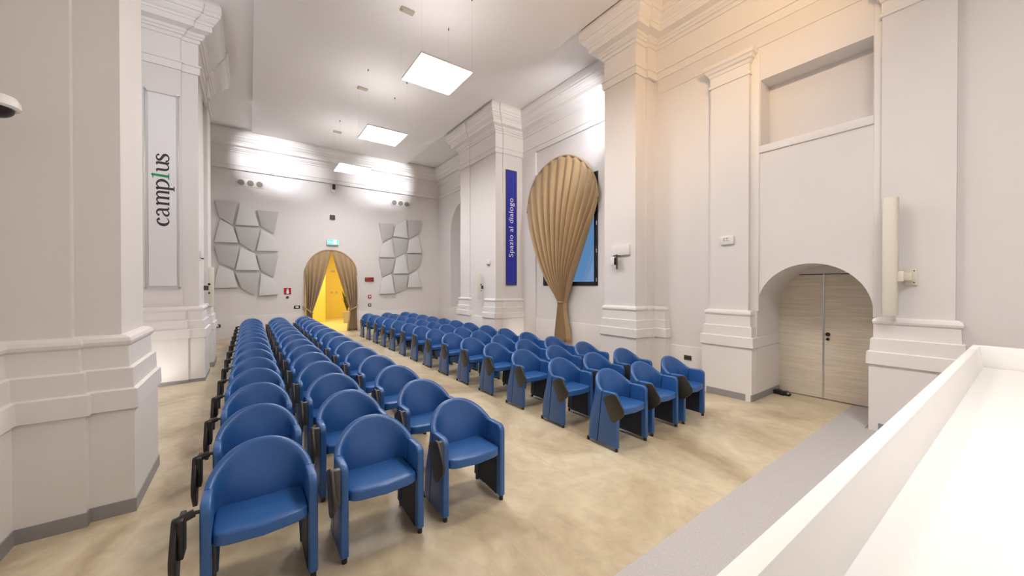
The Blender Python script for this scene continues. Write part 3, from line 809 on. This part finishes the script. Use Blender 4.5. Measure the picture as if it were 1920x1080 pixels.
# column loudspeaker on the pilaster right of the door
sp = thing('column_loudspeaker', (6.375, 0.80, 1.44), 'tall cream column loudspeaker on a bracket right of the arched door', 'loudspeaker')
pts = []
for k in range(13):
    a = PI * k / 12; pts.append((6.185 - .035 * math.sin(a), .905 + .065 * math.cos(a)))
pts = [(6.27, .97)] + pts + [(6.27, .84)]
part(MB().prism([(x, y) for x, y in pts], 1.445, 2.845, 2), 'cabinet', 'cream_metal', sp, bevel=.004)
part(MB().box(6.27, 6.285, .845, .965, 1.46, 2.83), 'rear_cover', 'cream_shade', sp)
part(MB().box(6.19, 6.30, .79, .842, 1.85, 1.97), 'bracket_arm', 'cream_metal', sp, bevel=.004)
part(MB().box(6.345, 6.375, .70, .80, 1.81, 2.0), 'wall_plate', 'cream_metal', sp, bevel=.003)
part(MB().box(6.26, 6.36, .735, .80, 1.86, 1.95), 'bracket_hinge', 'cream_metal', sp, bevel=.004)
for zz in (1.835, 1.975):
    part(MB().tube((6.34, .725, zz), (6.346, .725, zz), .008, 8), 'screw', 'bracket_metal', sp)
# small column loudspeakers on the far piers
def small_speaker(x, y0, sgn, label):
    r = thing('column_loudspeaker', (x, y0, 1.40), label, 'loudspeaker', 'column loudspeakers')
    a, b = sorted((x + sgn * .10, x + sgn * .19))
    part(MB().box(a, b, y0 - .05, y0 + .05, 1.39, 2.20), 'cabinet', 'cream_metal', r, bevel=.015, seg=3)
    a2, b2 = sorted((x, x + sgn * .10))
    part(MB().box(a2, b2, y0 - .02, y0 + .02, 1.70, 1.80), 'wall_bracket', 'bracket_metal', r)
    part(MB().tube((x + sgn * .11, y0 - .052, 1.83), (x + sgn * .11, y0 - .045, 1.83), .025, 10), 'bracket_knob', 'dark_metal', r)
    part(MB().tube((x + sgn * .11, y0 - .052, 1.64), (x + sgn * .11, y0 - .045, 1.64), .020, 10), 'bracket_knob', 'dark_metal', r)
small_speaker(5.985, 9.86, -1, 'slim cream column loudspeaker on the far right pier, beside blue banner')
small_speaker(-0.80, 10.2, 1, 'slim cream column loudspeaker on the far left pier, beside white banner')
# thermostat-like box
r = thing('wall_control', (6.375, 2.85, 2.49), 'small white control box on the pilaster left of the arched door', 'wall control')
part(MB().box(6.335, 6.375, 2.70, 2.90, 2.475, 2.61), 'housing', 'white_plastic', r, bevel=.006)
for a in ((2.765, 2.845, 2.572, 2.577), (2.765, 2.845, 2.528, 2.533), (2.838, 2.845, 2.533, 2.572), (2.79, 2.797, 2.548, 2.577)):
    part(MB().box(6.3335, 6.3352, *a), 'display_line', 'bracket_metal', r)
# camera on pier
r = thing('pier_camera', (5.89, 4.6, 2.2), 'small black and white camera under a white box on the near right pier', 'camera')
part(MB().box(5.845, 5.89, 4.33, 4.74, 2.39, 2.58), 'mount_box', 'wall_paint', r, bevel=.006)
part(MB().box(5.76, 5.84, 4.60, 4.70, 2.20, 2.36), 'camera_body', 'white_plastic', r, bevel=.012)
part(MB().box(5.752, 5.82, 4.575, 4.603, 2.205, 2.335), 'lens_block', 'black_plastic', r, bevel=.006)
part(MB().box(5.77, 5.80, 4.55, 4.57, 2.12, 2.40), 'stem', 'bracket_metal', r)
part(MB().box(5.76, 5.90, 4.56, 4.62, 2.375, 2.39), 'arm', 'bracket_metal', r)
# dome camera at the left edge
DX, DY, DZ = -1.305, 3.80, 2.93
r = thing('dome_camera', (-1.42, DY, DZ), 'white dome camera on the near left pier at the frame edge', 'camera')
m = MB(); rings = []
for rr, z in ((.06, .085), (.090, .075), (.106, .045), (.108, .01), (.098, 0.0)):
    rings.append([(DX + rr * math.cos(2*PI*k/28), DY + rr * math.sin(2*PI*k/28), DZ + z) for k in range(28)])
part(m.rings(rings), 'housing', 'white_plastic', r, smooth=True)
m = MB(); rings = []
for k2 in range(7):
    a = PI/2 * k2 / 6.4; rr = .082 * math.cos(a); z = DZ - .06 * math.sin(a)
    rings.append([(DX + rr * math.cos(2*PI*k/24), DY + rr * math.sin(2*PI*k/24), z) for k in range(24)])
part(m.rings(rings), 'dome', 'black_plastic', r, smooth=True)
part(MB().box(-1.42, DX, DY - .05, DY + .05, DZ + .005, DZ + .07), 'wall_mount', 'white_plastic', r, bevel=.01)
# sensors on the far piers
for x, y, z, sg, lb in ((5.955, 9.47, 2.50, -1, 'small white sensor box on the far right pier above the loudspeaker'), (-0.765, 9.30, 2.39, 1, 'small white sensor box on the far left pier above the loudspeaker')):
    r = thing('wall_sensor', (x, y, z), lb, 'sensor')
    a, b = sorted((x, x + sg * .05))
    part(MB().box(a, b, y - .075, y + .075, z - .06, z + .09), 'housing', 'white_plastic', r, bevel=.012)
    a, b = sorted((x + sg * .02, x + sg * .054))
    part(MB().box(a, b, y - .06, y + .06, z - .075, z - .058), 'sensor_slot', 'dark_metal', r)
r = thing('wall_sensor', (7.13, 15.05, 2.0), 'tiny white sensor on the wall beside the far right recess', 'sensor')
part(MB().box(7.09, 7.13, 14.98, 15.08, 2.10, 2.22), 'housing', 'white_plastic', r, bevel=.01)

# sockets
def socket_x(x, y, z, label):
    r = thing('wall_socket', (x, y, z), label, 'socket')
    part(MB().box(x - .012, x, y - .068, y + .068, z - .042, z + .042), 'plate', 'bracket_metal', r, bevel=.004)
    for k in (-.04, 0, .04): part(MB().tube((x - .014, y + k, z), (x - .010, y + k, z), .014, 10), 'outlet', 'dark_metal', r)
socket_x(6.425, 3.49, 0.50, 'dark socket plate on the wall behind the front right chairs')
def socket_y(x, z, label, w=.09, h=.055, y=15.7):
    r = thing('wall_socket', (x, y, z), label, 'socket')
    part(MB().box(x - w, x + w, y - .015, y, z - h, z + h), 'plate', 'dark_metal', r, bevel=.005)
    part(MB().box(x - w * .5, x + w * .5, y - .019, y - .013, z - h * .5, z + h * .5), 'module', 'white_plastic', r)
socket_y(1.455, 1.0, 'dark socket plate on the end wall just left of the curtained doorway', .10, .06)
socket_y(4.052, 1.0, 'dark socket plate on the end wall right of the doorway, under red button', .06, .06)
socket_y(-0.86, .45, 'dark socket plate low on the end wall beside the far left pier', .09, .05, 15.672)

# fire sign, red plates, small sensor
r = thing('fire_sign', (1.152, 15.7, 1.6), 'small red and white fire extinguisher sign left of the doorway', 'sign')
part(MB().box(1.04, 1.265, 15.69, 15.7, 1.475, 1.715), 'plate', 'red_paint', r)
fig = [(1.12, 1.50), (1.195, 1.50), (1.195, 1.62), (1.18, 1.645), (1.165, 1.65), (1.165, 1.665), (1.195, 1.675), (1.19, 1.69), (1.14, 1.69), (1.115, 1.665), (1.15, 1.665), (1.15, 1.65), (1.135, 1.645), (1.12, 1.62)]
part(MB().prism(fig, 15.687, 15.69, 1), 'extinguisher_symbol', 'ink_white', r)
r = thing('call_point', (1.152, 15.7, 1.37), 'tiny dark call point below the fire sign', 'call point')
part(MB().tube((1.152, 15.7, 1.37), (1.152, 15.67, 1.37), .045, 12), 'body', 'bracket_metal', r, smooth=True)
part(MB().tube((1.152, 15.671, 1.37), (1.152, 15.665, 1.37), .02, 10), 'button', 'dark_metal', r)
r = thing('alarm_sounder', (4.033, 15.7, 2.05), 'dark red alarm light bar on the end wall right of the doorway', 'alarm')
part(MB().box(3.86, 4.21, 15.63, 15.7, 1.98, 2.14), 'housing', 'dark_red', r, bevel=.015)
part(MB().box(3.88, 4.19, 15.622, 15.632, 2.0, 2.06), 'lens', 'red_paint', r)
r = thing('alarm_button', (4.052, 15.7, 1.35), 'small red alarm button between the alarm bar and a socket', 'alarm')
part(MB().box(3.99, 4.115, 15.66, 15.7, 1.285, 1.415), 'housing', 'red_paint', r, bevel=.01)
part(MB().box(4.02, 4.085, 15.654, 15.662, 1.315, 1.385), 'press_plate', 'ink_white', r)
# exit sign
r = thing('exit_sign', (2.67, 15.7, 3.48), 'lit turquoise emergency exit sign above the curtained doorway', 'exit sign')
part(MB().box(2.45, 2.87, 15.60, 15.70, 3.38, 3.59), 'housing', 'white_plastic', r, bevel=.008)
part(MB().box(2.465, 2.855, 15.592, 15.60, 3.395, 3.575), 'lit_face', 'exit_lit', r)
part(MB().box(2.71, 2.80, 15.588, 15.592, 3.41, 3.56), 'door_symbol', 'exit_white', r)
part(MB().prism([(2.48, 3.485), (2.54, 3.53), (2.54, 3.50), (2.62, 3.50), (2.62, 3.47), (2.54, 3.47), (2.54, 3.44)], 15.588, 15.592, 1), 'arrow_symbol', 'exit_white', r)
man = [(2.645, 3.42), (2.665, 3.42), (2.685, 3.46), (2.70, 3.44), (2.725, 3.42), (2.735, 3.432), (2.71, 3.455), (2.70, 3.49), (2.73, 3.485), (2.735, 3.498), (2.70, 3.515), (2.665, 3.515), (2.64, 3.49), (2.65, 3.48), (2.67, 3.498), (2.675, 3.475)]
part(MB().prism(man, 15.586, 15.590, 1), 'running_figure', 'exit_white', r)
part(MB().tube((2.695, 15.59, 3.535), (2.695, 15.586, 3.535), .014, 10), 'figure_head', 'exit_white', r)
# small speaker and camera above
r = thing('wall_speaker', (2.657, 15.7, 4.46), 'small black square box on the end wall above the exit sign', 'loudspeaker')
part(MB().box(2.565, 2.75, 15.62, 15.70, 4.38, 4.55), 'housing', 'black_plastic', r, bevel=.01)
part(MB().box(2.585, 2.73, 15.614, 15.622, 4.40, 4.53), 'grille', 'dark_metal', r)
part(MB().box(2.535, 2.78, 15.69, 15.70, 4.35, 4.58), 'back_plate', 'white_plastic', r)
r = thing('wall_camera', (2.679, 15.7, 5.6), 'small dark camera on a white base just under the end-wall moulding', 'camera')
part(MB().box(2.60, 2.75, 15.62, 15.70, 5.44, 5.60), 'base', 'white_plastic', r, bevel=.02)
part(MB().box(2.65, 2.75, 15.55, 15.64, 5.54, 5.735), 'camera_body', 'black_plastic', r, bevel=.02)
# air nozzles
def nozzles(x0, x1, z0, z1, label):
    r = thing('air_diffuser', ((x0+x1)/2, 15.7, (z0+z1)/2), label, 'air vent', 'air vents on the end wall')
    part(MB().box(x0, x1, 15.675, 15.70, z0, z1), 'face_plate', 'white_plastic', r, bevel=.005)
    for k in range(3):
        cx = x0 + (x1 - x0) * (k + .5) / 3 + (.0); cz = (z0 + z1) / 2
        n = part(MB().tube((cx, 15.68, cz), (cx, 15.655, cz), .098, 24), 'nozzle', 'dark_metal', r, smooth=True)
        nb = MB()
        for rr in (.088, .058, .028):
            rings = []
            for aa in range(25):
                t = 2*PI*aa/24
                rings.append([(cx + (rr + dx) * math.cos(t), 15.652 - dy, cz + (rr + dx) * math.sin(t)) for dx, dy in ((-.009, 0), (.009, 0), (.009, .012), (-.009, .012))])
            nb.rings(rings, False, False)
        o = nb.build('nozzle_rings', 'bronze', None, smooth=True); o.parent = n
nozzles(-.333, .454, 5.225, 5.495, 'white plate with three round air nozzles above the left acoustic panels')
nozzles(4.94, 5.756, 5.225, 5.495, 'white plate with three round air nozzles above the right acoustic panels')

# door wedge / black bundle by the door
r = thing('door_stop', (7.15, 2.31, 0), 'small black door stop lying in the corner of the arched doorway', 'door stop')
part(MB().prism([(2.17, 0.0), (2.40, 0.0), (2.40, .065), (2.33, .08), (2.28, .06), (2.22, .07), (2.17, .03)], 7.10, 7.20, 0), 'body', 'black_plastic', r, bevel=.012)
part(MB().tube((7.13, 2.19, .045), (7.09, 2.19, .045), .012, 8), 'screw', 'steel', r)
part(MB().box(7.08, 7.16, 2.24, 2.30, .0, .045), 'spring_arm', 'dark_metal', r, bevel=.006)

# plant in the yellow passage, seen right of the opening
r = thing('potted_plant', (3.86, 19.0, 0), 'leafy dark plant in a yellow wall niche behind the right drape', 'plant')
part(MB().tube((3.86, 19.0, 0), (3.86, 19.0, .55), .16, 16, .2), 'pot', 'taupe_box', r, smooth=True)
rnd = random.Random(2)
for k in range(16):
    a = rnd.uniform(0, 2*PI); h = rnd.uniform(.5, 1.05); sp_ = rnd.uniform(.10, .34)
    b = Vector((3.86, 19.0, .55)); tip = b + Vector((math.cos(a)*sp_, math.sin(a)*sp_, h)); mid = (b + tip)/2 + Vector((0, 0, .12))
    sd = Vector((-math.sin(a), math.cos(a), 0)) * .06
    m = MB().add([tuple(b), tuple(mid - sd), tuple(tip), tuple(mid + sd), tuple(mid + Vector((0, 0, -.01)))], [(0, 1, 4), (1, 2, 4), (2, 3, 4), (3, 0, 4)])
    part(m, 'leaf', 'leaf', r)
